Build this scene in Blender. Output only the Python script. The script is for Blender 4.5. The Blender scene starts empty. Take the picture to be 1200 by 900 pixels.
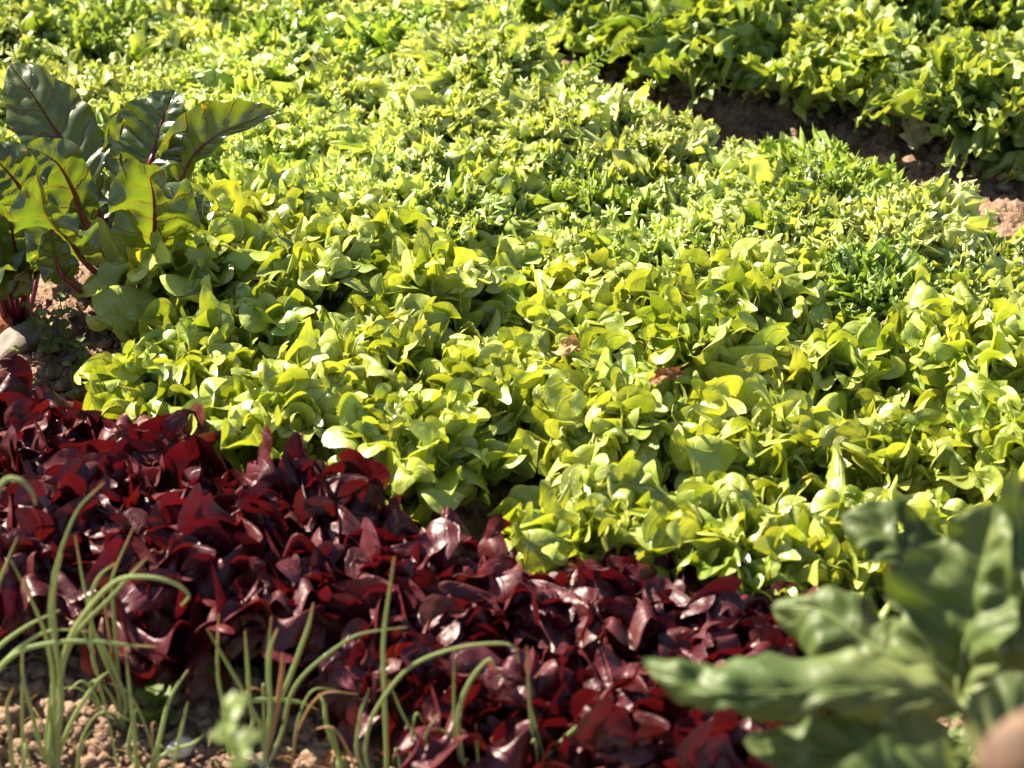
import bpy, math, random
import numpy as np
from mathutils import Vector, Matrix, Euler

# ---------------------------------------------------------------- camera, sky, sun, exposure
S = bpy.context.scene
R = math.radians
CAM_H, PITCH, LENS = 1.60, 35.0, 85.0
cam_d = bpy.data.cameras.new('camera')
cam = bpy.data.objects.new('camera', cam_d)
S.collection.objects.link(cam)
cam.location = (0, 0, CAM_H)
cam.rotation_euler = (R(90 - PITCH), 0, 0)
cam_d.lens = LENS
cam_d.sensor_width = 36
cam_d.clip_start = 0.05
cam_d.clip_end = 3000
cam_d.dof.use_dof = True
cam_d.dof.focus_distance = 2.78
cam_d.dof.aperture_fstop = 5.0
S.camera = cam

SUN_EL, SUN_AZ = 41.0, -56.0        # azimuth measured from +Y (away from the camera), minus = left
w = bpy.data.worlds.new('World'); S.world = w; w.use_nodes = True
nt = w.node_tree; nt.nodes.clear()
sky = nt.nodes.new('ShaderNodeTexSky'); sky.sky_type = 'NISHITA'; sky.sun_disc = False
sky.sun_elevation = R(SUN_EL); sky.sun_rotation = R(SUN_AZ)
bg = nt.nodes.new('ShaderNodeBackground'); bg.inputs[1].default_value = 0.05
wo = nt.nodes.new('ShaderNodeOutputWorld')
nt.links.new(sky.outputs[0], bg.inputs[0]); nt.links.new(bg.outputs[0], wo.inputs[0])
sd = bpy.data.lights.new('sun', 'SUN'); sd.energy = 5.0; sd.angle = R(0.5); sd.color = (1.0, 0.88, 0.70)
sun = bpy.data.objects.new('sun', sd); S.collection.objects.link(sun)
to_sun = Vector((math.sin(R(SUN_AZ)) * math.cos(R(SUN_EL)), math.cos(R(SUN_AZ)) * math.cos(R(SUN_EL)), math.sin(R(SUN_EL))))
sun.rotation_euler = to_sun.to_track_quat('Z', 'Y').to_euler()
S.view_settings.view_transform = 'Standard'; S.view_settings.look = 'None'
S.view_settings.exposure = 2.1; S.view_settings.gamma = 1
S.cycles.max_bounces = 8; S.cycles.transmission_bounces = 6; S.cycles.diffuse_bounces = 2

# ---------------------------------------------------------------- helpers
K = 36.0 / LENS
def ray(px, py):
    a = (px - 600) / 1200 * K; b = (450 - py) / 1200 * K
    cp, sp = math.cos(R(PITCH)), math.sin(R(PITCH))
    return Vector((a, cp + b * sp, -sp + b * cp))
def at_z(px, py, z=0.0):
    d = ray(px, py); t = (z - CAM_H) / d.z
    return Vector((0, 0, CAM_H)) + d * t
def at_y(px, py, Y):
    d = ray(px, py); return Vector((0, 0, CAM_H)) + d * (Y / d.y)
def at_d(px, py, t):
    return Vector((0, 0, CAM_H)) + ray(px, py) * t

def link(o, parent=None):
    S.collection.objects.link(o)
    if parent is not None: o.parent = parent
    return o
def tag(o, label=None, cat=None, group=None, kind=None):
    if label: o['label'] = label
    if cat: o['category'] = cat
    if group: o['group'] = group
    if kind: o['kind'] = kind
    return o
def thing(name, label, cat, loc, group=None, rz=0.0):
    o = bpy.data.objects.new(name, None); o.empty_display_size = 0.02
    o.location = loc; o.rotation_euler = (0, 0, rz)
    link(o); return tag(o, label, cat, group)

class MB:
    def __init__(s): s.v = []; s.f = []; s.a = []; s.n = 0
    def add(s, verts, faces, attr=None):
        verts = np.asarray(verts, float)
        s.v.append(verts); s.f.append(np.asarray(faces) + s.n); s.n += len(verts)
        s.a.append(np.zeros((len(verts), 3)) if attr is None else np.asarray(attr, float))
        return s
    def mesh(s, name, mat, smooth=True):
        V = np.concatenate(s.v); A = np.concatenate(s.a)
        F = [tuple(int(i) for i in q) for f in s.f for q in f]
        me = bpy.data.meshes.new(name)
        me.from_pydata(V.tolist(), [], F)
        if smooth: me.polygons.foreach_set('use_smooth', [True] * len(me.polygons))
        at = me.attributes.new('leafco', 'FLOAT_VECTOR', 'POINT')
        at.data.foreach_set('vector', A.astype(np.float32).ravel())
        me.materials.append(mat); me.update()
        return me
    def obj(s, name, mat, parent=None, smooth=True, loc=None):
        o = bpy.data.objects.new(name, s.mesh(name, mat, smooth))
        if loc is not None: o.location = loc
        return link(o, parent)

def grid_faces(nu, nv):
    i = np.arange(nu)[:, None]; j = np.arange(nv)[None, :]
    a = i * (nv + 1) + j
    return np.stack([a, a + 1, a + nv + 2, a + nv + 1], -1).reshape(-1, 4)

def smooth(x, a, b):
    t = np.clip((x - a) / (b - a), 0, 1); return t * t * (3 - 2 * t)

# lattice value noise
_rs = np.random.RandomState(7); _T = _rs.rand(64, 64, 64)
def vnoise(P):
    P = np.asarray(P, float); I = np.floor(P).astype(int); F = P - I; F = F * F * (3 - 2 * F)
    o = 0
    for dx in (0, 1):
        for dy in (0, 1):
            for dz in (0, 1):
                wgt = (F[..., 0] if dx else 1 - F[..., 0]) * (F[..., 1] if dy else 1 - F[..., 1]) * (F[..., 2] if dz else 1 - F[..., 2])
                o = o + wgt * _T[(I[..., 0] + dx) % 64, (I[..., 1] + dy) % 64, (I[..., 2] + dz) % 64]
    return o * 2 - 1
def fbm(P, oct=3):
    s = 0; a = 1.0; P = np.asarray(P, float)
    for k in range(oct): s = s + a * vnoise(P * 2 ** k + 13.7 * k); a *= .5
    return s

# ---------------------------------------------------------------- materials
def new_mat(name):
    m = bpy.data.materials.new(name); m.use_nodes = True; m.node_tree.nodes.clear(); return m
def N(nt, t, **kw):
    n = nt.nodes.new(t)
    for k, v in kw.items(): setattr(n, k, v)
    return n
def ramp(nt, fac, stops):
    r = N(nt, 'ShaderNodeValToRGB'); e = r.color_ramp.elements
    while len(e) < len(stops): e.new(0.5)
    for k, (p, c) in enumerate(stops): e[k].position = p; e[k].color = (*c, 1)
    nt.links.new(fac, r.inputs[0]); return r.outputs[0]
def mix(nt, fac, a, b, mode='MIX'):
    m = N(nt, 'ShaderNodeMix', data_type='RGBA', blend_type=mode)
    for s_, v in ((0, fac), (6, a), (7, b)):
        if isinstance(v, (int, float)): m.inputs[s_].default_value = v
        elif isinstance(v, tuple): m.inputs[s_].default_value = (*v, 1)
        else: nt.links.new(v, m.inputs[s_])
    return m.outputs[2]
def math_(nt, op, a, b=None, clamp=False):
    m = N(nt, 'ShaderNodeMath', operation=op, use_clamp=clamp)
    for k, v in ((0, a), (1, b)):
        if v is None: continue
        if isinstance(v, (int, float)): m.inputs[k].default_value = v
        else: nt.links.new(v, m.inputs[k])
    return m.outputs[0]

def leaf_mat(name, stops, trans, tfac, rough, spec, rib, ribw, blister, bstr, vein=0.0, vary=0.25, tipspot=None, veincol=None, vfreq=9.0, coat=0.0):
    """stops: colour from leaf base (0) to tip (1); leafco = (along, across, edge-ness)"""
    ALB = .80 if name in ('green_oak_leaf', 'endive_leaf', 'curly_lettuce_leaf') else .76       # keeps the foliage at real-world reflectance
    stops = [(p_, (c_[0] * ALB * (.96 if ALB == .80 else 1), c_[1] * ALB, c_[2] * ALB)) for p_, c_ in stops]; rib = tuple(x_ * ALB for x_ in rib)
    m = new_mat(name); nt = m.node_tree; L = nt.links.new
    at = N(nt, 'ShaderNodeAttribute', attribute_name='leafco'); sp = N(nt, 'ShaderNodeSeparateXYZ'); L(at.outputs['Vector'], sp.inputs[0])
    tc = N(nt, 'ShaderNodeTexCoord'); oi = N(nt, 'ShaderNodeObjectInfo')
    nz = N(nt, 'ShaderNodeTexNoise'); nz.inputs['Scale'].default_value = 45; nz.inputs['Detail'].default_value = 3; L(tc.outputs['Object'], nz.inputs['Vector'])
    u = math_(nt, 'ADD', sp.outputs[0], math_(nt, 'MULTIPLY', math_(nt, 'SUBTRACT', nz.outputs['Fac'], 0.5), 0.35))
    u = math_(nt, 'ADD', u, math_(nt, 'MULTIPLY', math_(nt, 'SUBTRACT', oi.outputs['Random'], 0.5), vary))
    col = ramp(nt, u, stops)
    absv = math_(nt, 'ABSOLUTE', sp.outputs[1])
    ribf = N(nt, 'ShaderNodeMapRange'); ribf.inputs[1].default_value = 0.0; ribf.inputs[2].default_value = ribw; ribf.inputs[3].default_value = 1; ribf.inputs[4].default_value = 0; ribf.clamp = True
    L(absv, ribf.inputs[0])
    # side veins run obliquely from the rib
    q = math_(nt, 'MULTIPLY', math_(nt, 'SUBTRACT', sp.outputs[0], math_(nt, 'MULTIPLY', absv, 0.16)), vfreq)
    wv = math_(nt, 'ADD', q, math_(nt, 'MULTIPLY', nz.outputs['Fac'], 0.8))
    tri = math_(nt, 'PINGPONG', wv, 0.5)
    vf = N(nt, 'ShaderNodeMapRange'); vf.clamp = True
    vf.inputs[1].default_value = 0.0; vf.inputs[2].default_value = 0.07; vf.inputs[3].default_value = 1; vf.inputs[4].default_value = 0
    L(tri, vf.inputs[0])
    veinm = math_(nt, 'MULTIPLY', vf.outputs[0], vein)
    ribmix = math_(nt, 'MULTIPLY', ribf.outputs[0], 0.85)
    col2 = mix(nt, math_(nt, 'MAXIMUM', veinm, ribmix), col, veincol or rib) if veincol else mix(nt, ribmix, mix(nt, veinm, col, rib), rib)
    # slight value variation per leaf
    hs = N(nt, 'ShaderNodeHueSaturation'); L(col2, hs.inputs['Color'])
    rv = math_(nt, 'FRACT', math_(nt, 'MULTIPLY', oi.outputs['Random'], 17.3))
    L(math_(nt, 'ADD', 0.78, math_(nt, 'MULTIPLY', rv, 0.4)), hs.inputs['Value'])
    L(math_(nt, 'ADD', 0.492, math_(nt, 'MULTIPLY', math_(nt, 'FRACT', math_(nt, 'MULTIPLY', oi.outputs['Random'], 31.7)), 0.016)), hs.inputs['Hue'])
    colf = hs.outputs[0]
    if tipspot:
        n3 = N(nt, 'ShaderNodeTexNoise'); n3.inputs['Scale'].default_value = 60; L(tc.outputs['Object'], n3.inputs['Vector'])
        f3 = N(nt, 'ShaderNodeMapRange'); f3.clamp = True; f3.inputs[1].default_value = 0.66; f3.inputs[2].default_value = 0.74; L(n3.outputs['Fac'], f3.inputs[0])
        f4 = math_(nt, 'MULTIPLY', f3.outputs[0], sp.outputs[2])
        colf = mix(nt, f4, colf, tipspot)
    # blistered surface
    vo = N(nt, 'ShaderNodeTexVoronoi', feature='SMOOTH_F1'); vo.inputs['Scale'].default_value = blister; L(tc.outputs['Object'], vo.inputs['Vector'])
    n2 = N(nt, 'ShaderNodeTexNoise'); n2.inputs['Scale'].default_value = blister * .45; n2.inputs['Detail'].default_value = 3; L(tc.outputs['Object'], n2.inputs['Vector'])
    h = math_(nt, 'SUBTRACT', math_(nt, 'ADD', math_(nt, 'MULTIPLY', n2.outputs['Fac'], 1.2), math_(nt, 'MULTIPLY', vo.outputs['Distance'], -0.7)), math_(nt, 'MULTIPLY', vf.outputs[0], 0.08 + .2 * min(1, vein)))
    h = math_(nt, 'SUBTRACT', h, math_(nt, 'MULTIPLY', ribf.outputs[0], 0.5))
    bp = N(nt, 'ShaderNodeBump'); bp.inputs['Strength'].default_value = bstr; bp.inputs['Distance'].default_value = 0.004; L(h, bp.inputs['Height'])
    pr = N(nt, 'ShaderNodeBsdfPrincipled'); L(colf, pr.inputs['Base Color']); pr.inputs['Specular IOR Level'].default_value = spec
    pr.inputs['Coat Weight'].default_value = coat; pr.inputs['Coat Roughness'].default_value = 0.3
    rr = math_(nt, 'ADD', rough, math_(nt, 'MULTIPLY', math_(nt, 'SUBTRACT', nz.outputs['Fac'], 0.5), 0.25)); L(rr, pr.inputs['Roughness'])
    L(bp.outputs[0], pr.inputs['Normal'])
    tr = N(nt, 'ShaderNodeBsdfTranslucent'); L(bp.outputs[0], tr.inputs['Normal'])
    tcx = mix(nt, 1.0, colf, trans, 'MULTIPLY'); L(tcx, tr.inputs['Color'])
    ms = N(nt, 'ShaderNodeMixShader'); ms.inputs[0].default_value = tfac
    L(pr.outputs[0], ms.inputs[1]); L(tr.outputs[0], ms.inputs[2])
    o = N(nt, 'ShaderNodeOutputMaterial'); L(ms.outputs[0], o.inputs[0])
    return m

def soil_mat():
    m = new_mat('soil'); nt = m.node_tree; L = nt.links.new
    tc = N(nt, 'ShaderNodeTexCoord')
    n1 = N(nt, 'ShaderNodeTexNoise'); n1.inputs['Scale'].default_value = 14; n1.inputs['Detail'].default_value = 8; n1.inputs['Roughness'].default_value = .7; L(tc.outputs['Object'], n1.inputs['Vector'])
    n2 = N(nt, 'ShaderNodeTexNoise'); n2.inputs['Scale'].default_value = 160; n2.inputs['Detail'].default_value = 6; L(tc.outputs['Object'], n2.inputs['Vector'])
    f = math_(nt, 'ADD', math_(nt, 'MULTIPLY', n1.outputs['Fac'], .6), math_(nt, 'MULTIPLY', n2.outputs['Fac'], .4))
    c = ramp(nt, f, [(.3, (.09, .056, .038)), (.5, (.21, .136, .093)), (.68, (.34, .235, .162))])
    pr = N(nt, 'ShaderNodeBsdfPrincipled'); L(c, pr.inputs['Base Color']); pr.inputs['Roughness'].default_value = .95; pr.inputs['Specular IOR Level'].default_value = .15
    bp = N(nt, 'ShaderNodeBump'); bp.inputs['Strength'].default_value = 1.0; bp.inputs['Distance'].default_value = .006; L(n2.outputs['Fac'], bp.inputs['Height']); L(bp.outputs[0], pr.inputs['Normal'])
    o = N(nt, 'ShaderNodeOutputMaterial'); L(pr.outputs[0], o.inputs[0]); return m

def stone_mat(name, c1, c2, scale=60, rough=.7):
    m = new_mat(name); nt = m.node_tree; L = nt.links.new
    tc = N(nt, 'ShaderNodeTexCoord'); n1 = N(nt, 'ShaderNodeTexNoise'); n1.inputs['Scale'].default_value = scale; n1.inputs['Detail'].default_value = 8; L(tc.outputs['Object'], n1.inputs['Vector'])
    c = ramp(nt, n1.outputs['Fac'], [(.35, c1), (.65, c2)])
    pr = N(nt, 'ShaderNodeBsdfPrincipled'); L(c, pr.inputs['Base Color']); pr.inputs['Roughness'].default_value = rough
    bp = N(nt, 'ShaderNodeBump'); bp.inputs['Strength'].default_value = .5; bp.inputs['Distance'].default_value = .002; L(n1.outputs['Fac'], bp.inputs['Height']); L(bp.outputs[0], pr.inputs['Normal'])
    o = N(nt, 'ShaderNodeOutputMaterial'); L(pr.outputs[0], o.inputs[0]); return m

M_GREEN = leaf_mat('green_oak_leaf', [(0, (.55, .62, .26)), (.35, (.28, .375, .035)), (.75, (.265, .355, .027)), (1, (.47, .52, .09))],
                   (1.45, 1.3, .42), .30, .42, .95, (.42, .55, .16), .07, 80, 1.0, vein=.16, tipspot=(.30, .20, .05))
M_RED = leaf_mat('red_oak_leaf', [(0, (.26, .28, .07)), (.35, (.14, .09, .03)), (.6, (.090, .015, .012)), (1, (.085, .008, .014))],
                 (2.3, 1.0, .8), .16, .46, .5, (.20, .035, .02), .05, 90, 1.0, vein=.08, coat=.0)
M_FRISEE = leaf_mat('endive_leaf', [(0, (.62, .68, .34)), (.4, (.205, .335, .032)), (.8, (.30, .44, .05)), (1, (.66, .72, .27))],
                    (1.4, 1.3, .42), .32, .42, .8, (.5, .6, .25), .06, 80, .5, vein=.05)
M_CURLY = leaf_mat('curly_lettuce_leaf', [(0, (.50, .56, .22)), (.4, (.19, .31, .035)), (.8, (.24, .36, .045)), (1, (.42, .50, .12))],
                   (1.3, 1.15, .42), .36, .42, .7, (.4, .5, .16), .06, 90, .5, vein=.05)
M_BEET = leaf_mat('beet_leaf', [(0, (.08, .12, .022)), (.5, (.058, .100, .018)), (1, (.07, .108, .022))],
                  (3.0, 2.5, .6), .40, .34, 1.0, (.12, .010, .02), .035, 40, 1.0, vein=.55, tipspot=(.40, .24, .03), veincol=(.075, .018, .012), vfreq=6, coat=.25)
M_BEET_STALK = leaf_mat('beet_stalk', [(0, (.16, .012, .03)), (1, (.26, .02, .035))], (1.5, 1, 1), .1, .35, .5, (.2, .02, .03), .01, 60, .2)
M_CHARD = leaf_mat('spinach_beet_leaf', [(0, (.17, .20, .07)), (.5, (.058, .098, .022)), (1, (.085, .122, .030))],
                   (1.9, 1.9, .5), .22, .50, .35, (.25, .33, .12), .05, 30, .8, vein=.35, vfreq=7)
M_CHARD_STALK = leaf_mat('spinach_beet_stalk', [(0, (.20, .24, .07)), (1, (.15, .20, .05))], (1.3, 1.3, .6), .15, .4, .4, (.3, .4, .12), .01, 60, .2)
M_ONION = leaf_mat('onion_leaf', [(0, (.62, .66, .42)), (.12, (.38, .46, .17)), (.6, (.33, .42, .16)), (.9, (.34, .41, .15)), (1, (.60, .42, .18))],
                   (1.5, 1.5, .5), .22, .38, .45, (.22, .34, .1), .001, 120, .12, vary=.12)
M_DRY = leaf_mat('dry_leaf', [(0, (.60, .42, .20)), (1, (.50, .30, .13))], (1.3, 1.1, .7), .3, .6, .2, (.5, .3, .1), .04, 60, .7, vein=.3)
M_PALE = leaf_mat('wilted_leaf', [(0, (.70, .64, .40)), (1, (.66, .55, .30))], (1.2, 1.1, .8), .35, .5, .3, (.7, .65, .45), .05, 60, .6, vein=.3)
M_WEED = leaf_mat('weed_leaf', [(0, (.17, .23, .06)), (1, (.15, .21, .05))], (1.6, 1.6, .6), .35, .45, .35, (.2, .3, .1), .06, 110, .4, vein=.3)
M_BROWN = leaf_mat('brown_leaf', [(0, (.30, .13, .05)), (1, (.25, .09, .04))], (1.3, 1.1, .8), .25, .5, .3, (.3, .15, .05), .05, 80, .8)
M_SOIL = soil_mat()
M_STONE = stone_mat('pale_stone', (.10, .078, .062), (.19, .15, .12))
M_BRICK = stone_mat('orange_stone', (.24, .065, .022), (.34, .11, .037), 120)
M_WHITE = stone_mat('white_stone', (.38, .35, .29), (.52, .48, .42))
M_SEED = stone_mat('brown_seed_head', (.06, .033, .019), (.15, .085, .05), 40, .8)

# ---------------------------------------------------------------- ground
def axis(a, b, lo, hi, step):
    xs = list(np.arange(lo, hi, step)); d = step; x = lo
    left = []
    while x > a: d *= 1.5; x -= d; left.append(x)
    d = step; x = xs[-1]; right = []
    while x < b: d *= 1.5; x += d; right.append(x)
    return np.array(left[::-1] + xs + right)
gx = axis(-400, 400, -.95, 1.05, .006); gy = axis(-400, 600, 1.35, 4.0, .0075)
X, Y = np.meshgrid(gx, gy, indexing='ij')
def soil_h(X, Y):
    P = np.stack([X, Y, np.zeros_like(X)], -1)
    near = np.exp(-((X / 6) ** 2 + ((Y - 3) / 6) ** 2))
    h = .020 * fbm(P * 5, 2) + .010 * fbm(P * 22 + 3, 2)
    c = np.abs(fbm(P * 55 + 9, 3)); h = h + .012 * c + .006 * fbm(P * 140 + 5, 2)
    return (h - .02) * near
Z = soil_h(X, Y)
m = MB(); m.add(np.stack([X, Y, Z], -1).reshape(-1, 3), grid_faces(len(gx) - 1, len(gy) - 1))
tag(m.obj('soil', M_SOIL), kind='structure')
def ground(x, y): return float(soil_h(np.array([[x]]), np.array([[y]]))[0, 0])

# soil clods: crumbly lumps, uncountable
def ico():
    import bmesh
    b = bmesh.new(); bmesh.ops.create_icosphere(b, subdivisions=2, radius=1)
    V = np.array([v.co[:] for v in b.verts]); F = np.array([[v.index for v in f.verts] for f in b.faces]); b.free(); return V, F
IV, IF = ico()
rng = np.random.RandomState(3)
def clod(mb, c, r, rough=.5):
    o = rng.rand(3) * 40
    d = 1 + rough * fbm(IV * 1.3 + o, 3)[:, None] + rough * 1.3 * np.abs(fbm(IV * 3.2 + o, 2))[:, None] - rough * .4
    sc = np.array([1, rng.uniform(.7, 1.1), rng.uniform(.55, .9)])
    V = IV * d * sc * r; a = rng.rand() * 6.28
    Rm = np.array([[math.cos(a), -math.sin(a), 0], [math.sin(a), math.cos(a), 0], [0, 0, 1]])
    mb.add(V @ Rm.T + np.array(c), IF)
def scatter(patches):
    mb = MB()
    for (x0, y0, x1, y1, n, r0, r1) in patches:
        for k in range(n):
            p = at_z(rng.uniform(x0, x1), rng.uniform(y0, y1)); r = r0 * (r1 / r0) ** (rng.rand() ** 2.2)
            clod(mb, (p.x, p.y, ground(p.x, p.y) + r * .25), r)
    return mb
mb = scatter([(-60, 740, 560, 930, 4200, .0014, .0105), (-40, 340, 170, 480, 700, .0015, .010),
              (480, -20, 700, 80, 350, .003, .012), (650, 30, 1240, 230, 2600, .002, .014), (1120, 300, 1240, 400, 150, .002, .012)])
tag(mb.obj('soil_clods', M_SOIL), 'crumbly brown soil clods lying on the bare ground of the beds and path', 'soil clods', kind='stuff')

# straw and root bits among the clods are added once the tube helper exists (see plant_litter)
# ---------------------------------------------------------------- leaf geometry
def blade(nu, nv, L, W, phi0, phi1, bend_p, cup, rs, kind, base_w=.2, ruf=1.0):
    """a leaf rising from the origin: y = outward, z = up, x = across. kind: oak / frisee / curly"""
    s = np.linspace(0, 1, nu + 1)[:, None] ** .85; v = np.linspace(-1, 1, nv + 1)[None, :]
    v = .35 * v + .65 * np.sin(v * math.pi / 2)
    av = np.abs(v)
    ph = rs.rand(12) * 6.283
    sgn = np.where(v >= 0, 1.0, -1.0)
    phs = np.where(v >= 0, ph[0], ph[1])
    Wd = W * (base_w + (1 - base_w) * smooth(s, .12, rs.uniform(.6, .78)))
    tipc = 0
    if kind == 'oak':
        k = rs.uniform(1.5, 2.1)
        lobe = np.abs(np.sin(math.pi * k * s + phs)) ** .7
        Wd = Wd * (1 - .62 * (1 - lobe) * smooth(s, .3, .6) * (1 - smooth(s, .82, .97)))
        nl = rs.choice([.75, 1.0, 1.4])
        tl = np.abs(np.cos(math.pi * nl * v + rs.uniform(0, 3.14))) ** .55
        Ls = 1 - (W / L) * .8 * (1 - np.sqrt(np.clip(1 - av ** 2, 0, 1))) - .2 * (1 - tl) * smooth(s, .5, 1)
        edge = 0
    else:
        fr = kind == 'frisee'
        k = rs.uniform(2.6, 3.6) if fr else rs.uniform(2, 3)
        lobe = np.abs(np.sin(math.pi * k * s + phs)) ** .8
        Wd = Wd * (1 - (.66 if fr else .4) * (1 - lobe) * smooth(s, .2, .5) * (1 - smooth(s, .85, 1)))
        def saw(x): q_ = x % 1; return np.where(q_ < .62, q_ / .62, (1 - q_) / .38) ** 1.4
        edge = (saw(s * (11 if fr else 8) + ph[3] + sgn * .2) - .35) * (.36 if fr else .26) * av ** 5 * smooth(s, .2, .45) * (1 - .8 * smooth(s, .85, 1))
        tl = np.abs(np.cos(math.pi * rs.uniform(1.6, 2.2) * v + rs.uniform(-1, 1))) ** .7
        tooth = saw(v * (5.5 if fr else 4) + ph[4]) * (.75 + .5 * vnoise(np.stack([v * 6 + ph[5] * 3, v * 0, v * 0], -1)))
        Ls = 1 - (W / L) * 1.05 * (1 - np.sqrt(np.clip(1 - av ** 2, 0, 1))) - ((.30 if fr else .16) * (1 - tl) - (.17 if fr else .11) * tooth) * smooth(s, .55, 1)
    se = s * Ls                                  # effective arc position
    # midrib integral
    ss = np.linspace(0, 1.15, 200); phi = phi0 + (phi1 - phi0) * ss ** bend_p
    r = np.concatenate([[0], np.cumsum(np.sin(phi[:-1]))]) * (ss[1] * L); z = np.concatenate([[0], np.cumsum(np.cos(phi[:-1]))]) * (ss[1] * L)
    rr = np.interp(se, ss, r); zz = np.interp(se, ss, z); pp = np.interp(se, ss, phi)
    c = cup * (0.5 + 0.9 * (1 - s)) + 1e-4
    ve = v + edge * sgn
    xx = Wd * np.sin(c * ve) / c; nn = Wd * (1 - np.cos(c * ve)) / c
    # ruffles, growing to the rim
    f1 = rs.uniform(1.8, 3.0); f2 = rs.uniform(4, 6)
    A1, A2, A3 = (.25, .10, .17) if kind == 'oak' else ((.26, .17, .16) if kind == 'frisee' else (.24, .12, .12))
    g = smooth(s, .15, .55)
    nn = nn + ruf * W * g * (A1 * av ** 1.6 * np.sin(6.283 * f1 * s + phs * 1.7) * 2 + A2 * av ** 2.5 * np.sin(6.283 * f2 * s + ph[6] + sgn) * 2
              + A3 * 2 * s ** 5 * np.sin(6.283 * rs.uniform(.7, 1.3) * v + ph[7]))
    if kind != 'oak':
        nn = nn + ruf * W * s ** 4 * (.22 * np.sin(6.283 * rs.uniform(1.5, 2.1) * v + ph[8]) + .10 * np.sin(6.283 * 4.1 * v + ph[5]))
        lat2 = ruf * W * .12 * s ** 5 * np.sin(6.283 * 3.1 * v + ph[2]); xx = xx + lat2
        xx = xx + ruf * W * g * .13 * av ** 2 * np.sin(6.283 * f2 * 1.3 * s + ph[9])
    nn = nn + ruf * W * .10 * g * vnoise(np.stack([np.broadcast_to(s * 4 + ph[10] * 5, xx.shape), np.broadcast_to(v * 2 + 20, xx.shape), np.full(xx.shape, ph[11] * 7)], -1))
    # rim rolls outward
    roll = rs.uniform(-.35, .65) * ruf
    nn = nn - W * roll * smooth(se, .72, 1.05) ** 2 * .8
    nn = nn - W * ruf * .25 * (1 + np.sin(6.283 * .8 * v + 5 * s + ph[8])) * .5 * np.maximum(smooth(s, .7, 1), smooth(av, .6, 1) * g) ** 2 * (1 if kind == 'oak' else .4)
    tw = rs.uniform(-.35, .35) * s ** 1.5                     # twist about the rib
    xt = xx * np.cos(tw) - nn * np.sin(tw); nt2 = xx * np.sin(tw) + nn * np.cos(tw)
    lat = rs.uniform(-.12, .12) * L * s ** 2                   # sideways sweep
    # inward normal of the rib in the r-z plane
    nr, nz_ = -np.cos(pp), np.sin(pp)
    V = np.stack([xt + lat, rr + nt2 * nr, zz + nt2 * nz_], -1).reshape(-1, 3)
    A = np.stack([np.broadcast_to(s, xx.shape), np.broadcast_to(v, xx.shape), np.broadcast_to(np.maximum(smooth(av, .75, 1), smooth(s, .85, 1)), xx.shape)], -1).reshape(-1, 3)
    return V, A

def head_spec(n, kind, rs):
    """list of (t, azimuth) from outermost to heart"""
    out = []
    a = rs.rand() * 6.28
    for i in range(n):
        t = i / (n - 1); a += 2.39996 + rs.uniform(-.25, .25); out.append((t, a))
    return out
def rotz(V, a):
    c, s_ = math.cos(a), math.sin(a); return V @ np.array([[c, -s_, 0], [s_, c, 0], [0, 0, 1]]).T
BINS = 5
def fan(rs, R0, fr=True):
    n = 26; m_ = 3; th = np.linspace(-1.75, 1.75, n + 1)[None, :]; r = np.linspace(0.08, 1, m_ + 1)[:, None]
    k = rs.uniform(1.15, 1.6) if fr else rs.uniform(.7, 1.0)
    q_ = (th * k + rs.rand()) % 1; tooth = np.where(q_ < .5, q_ * 2, 2 - q_ * 2) ** (1.5 if fr else .8)
    Rr = R0 * r * (1 - (.68 if fr else .38) * (1 - tooth) * r)
    x = Rr * np.sin(th); y = Rr * np.cos(th)
    z = R0 * r ** 1.5 * (.38 * np.sin(th * rs.uniform(1.8, 3.2) + rs.rand() * 6) + .15 * np.sin(th * 6 + rs.rand() * 6)) + R0 * rs.uniform(-.1, .45) * r ** 2
    V = np.stack([x, y, z], -1).reshape(-1, 3)
    A = np.stack([.7 + .3 * np.broadcast_to(r, x.shape), np.broadcast_to(th / 1.75, x.shape) * .8 + .1, np.broadcast_to(smooth(r, .6, 1), x.shape)], -1).reshape(-1, 3)
    return V, grid_faces(m_, n), A
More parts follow.
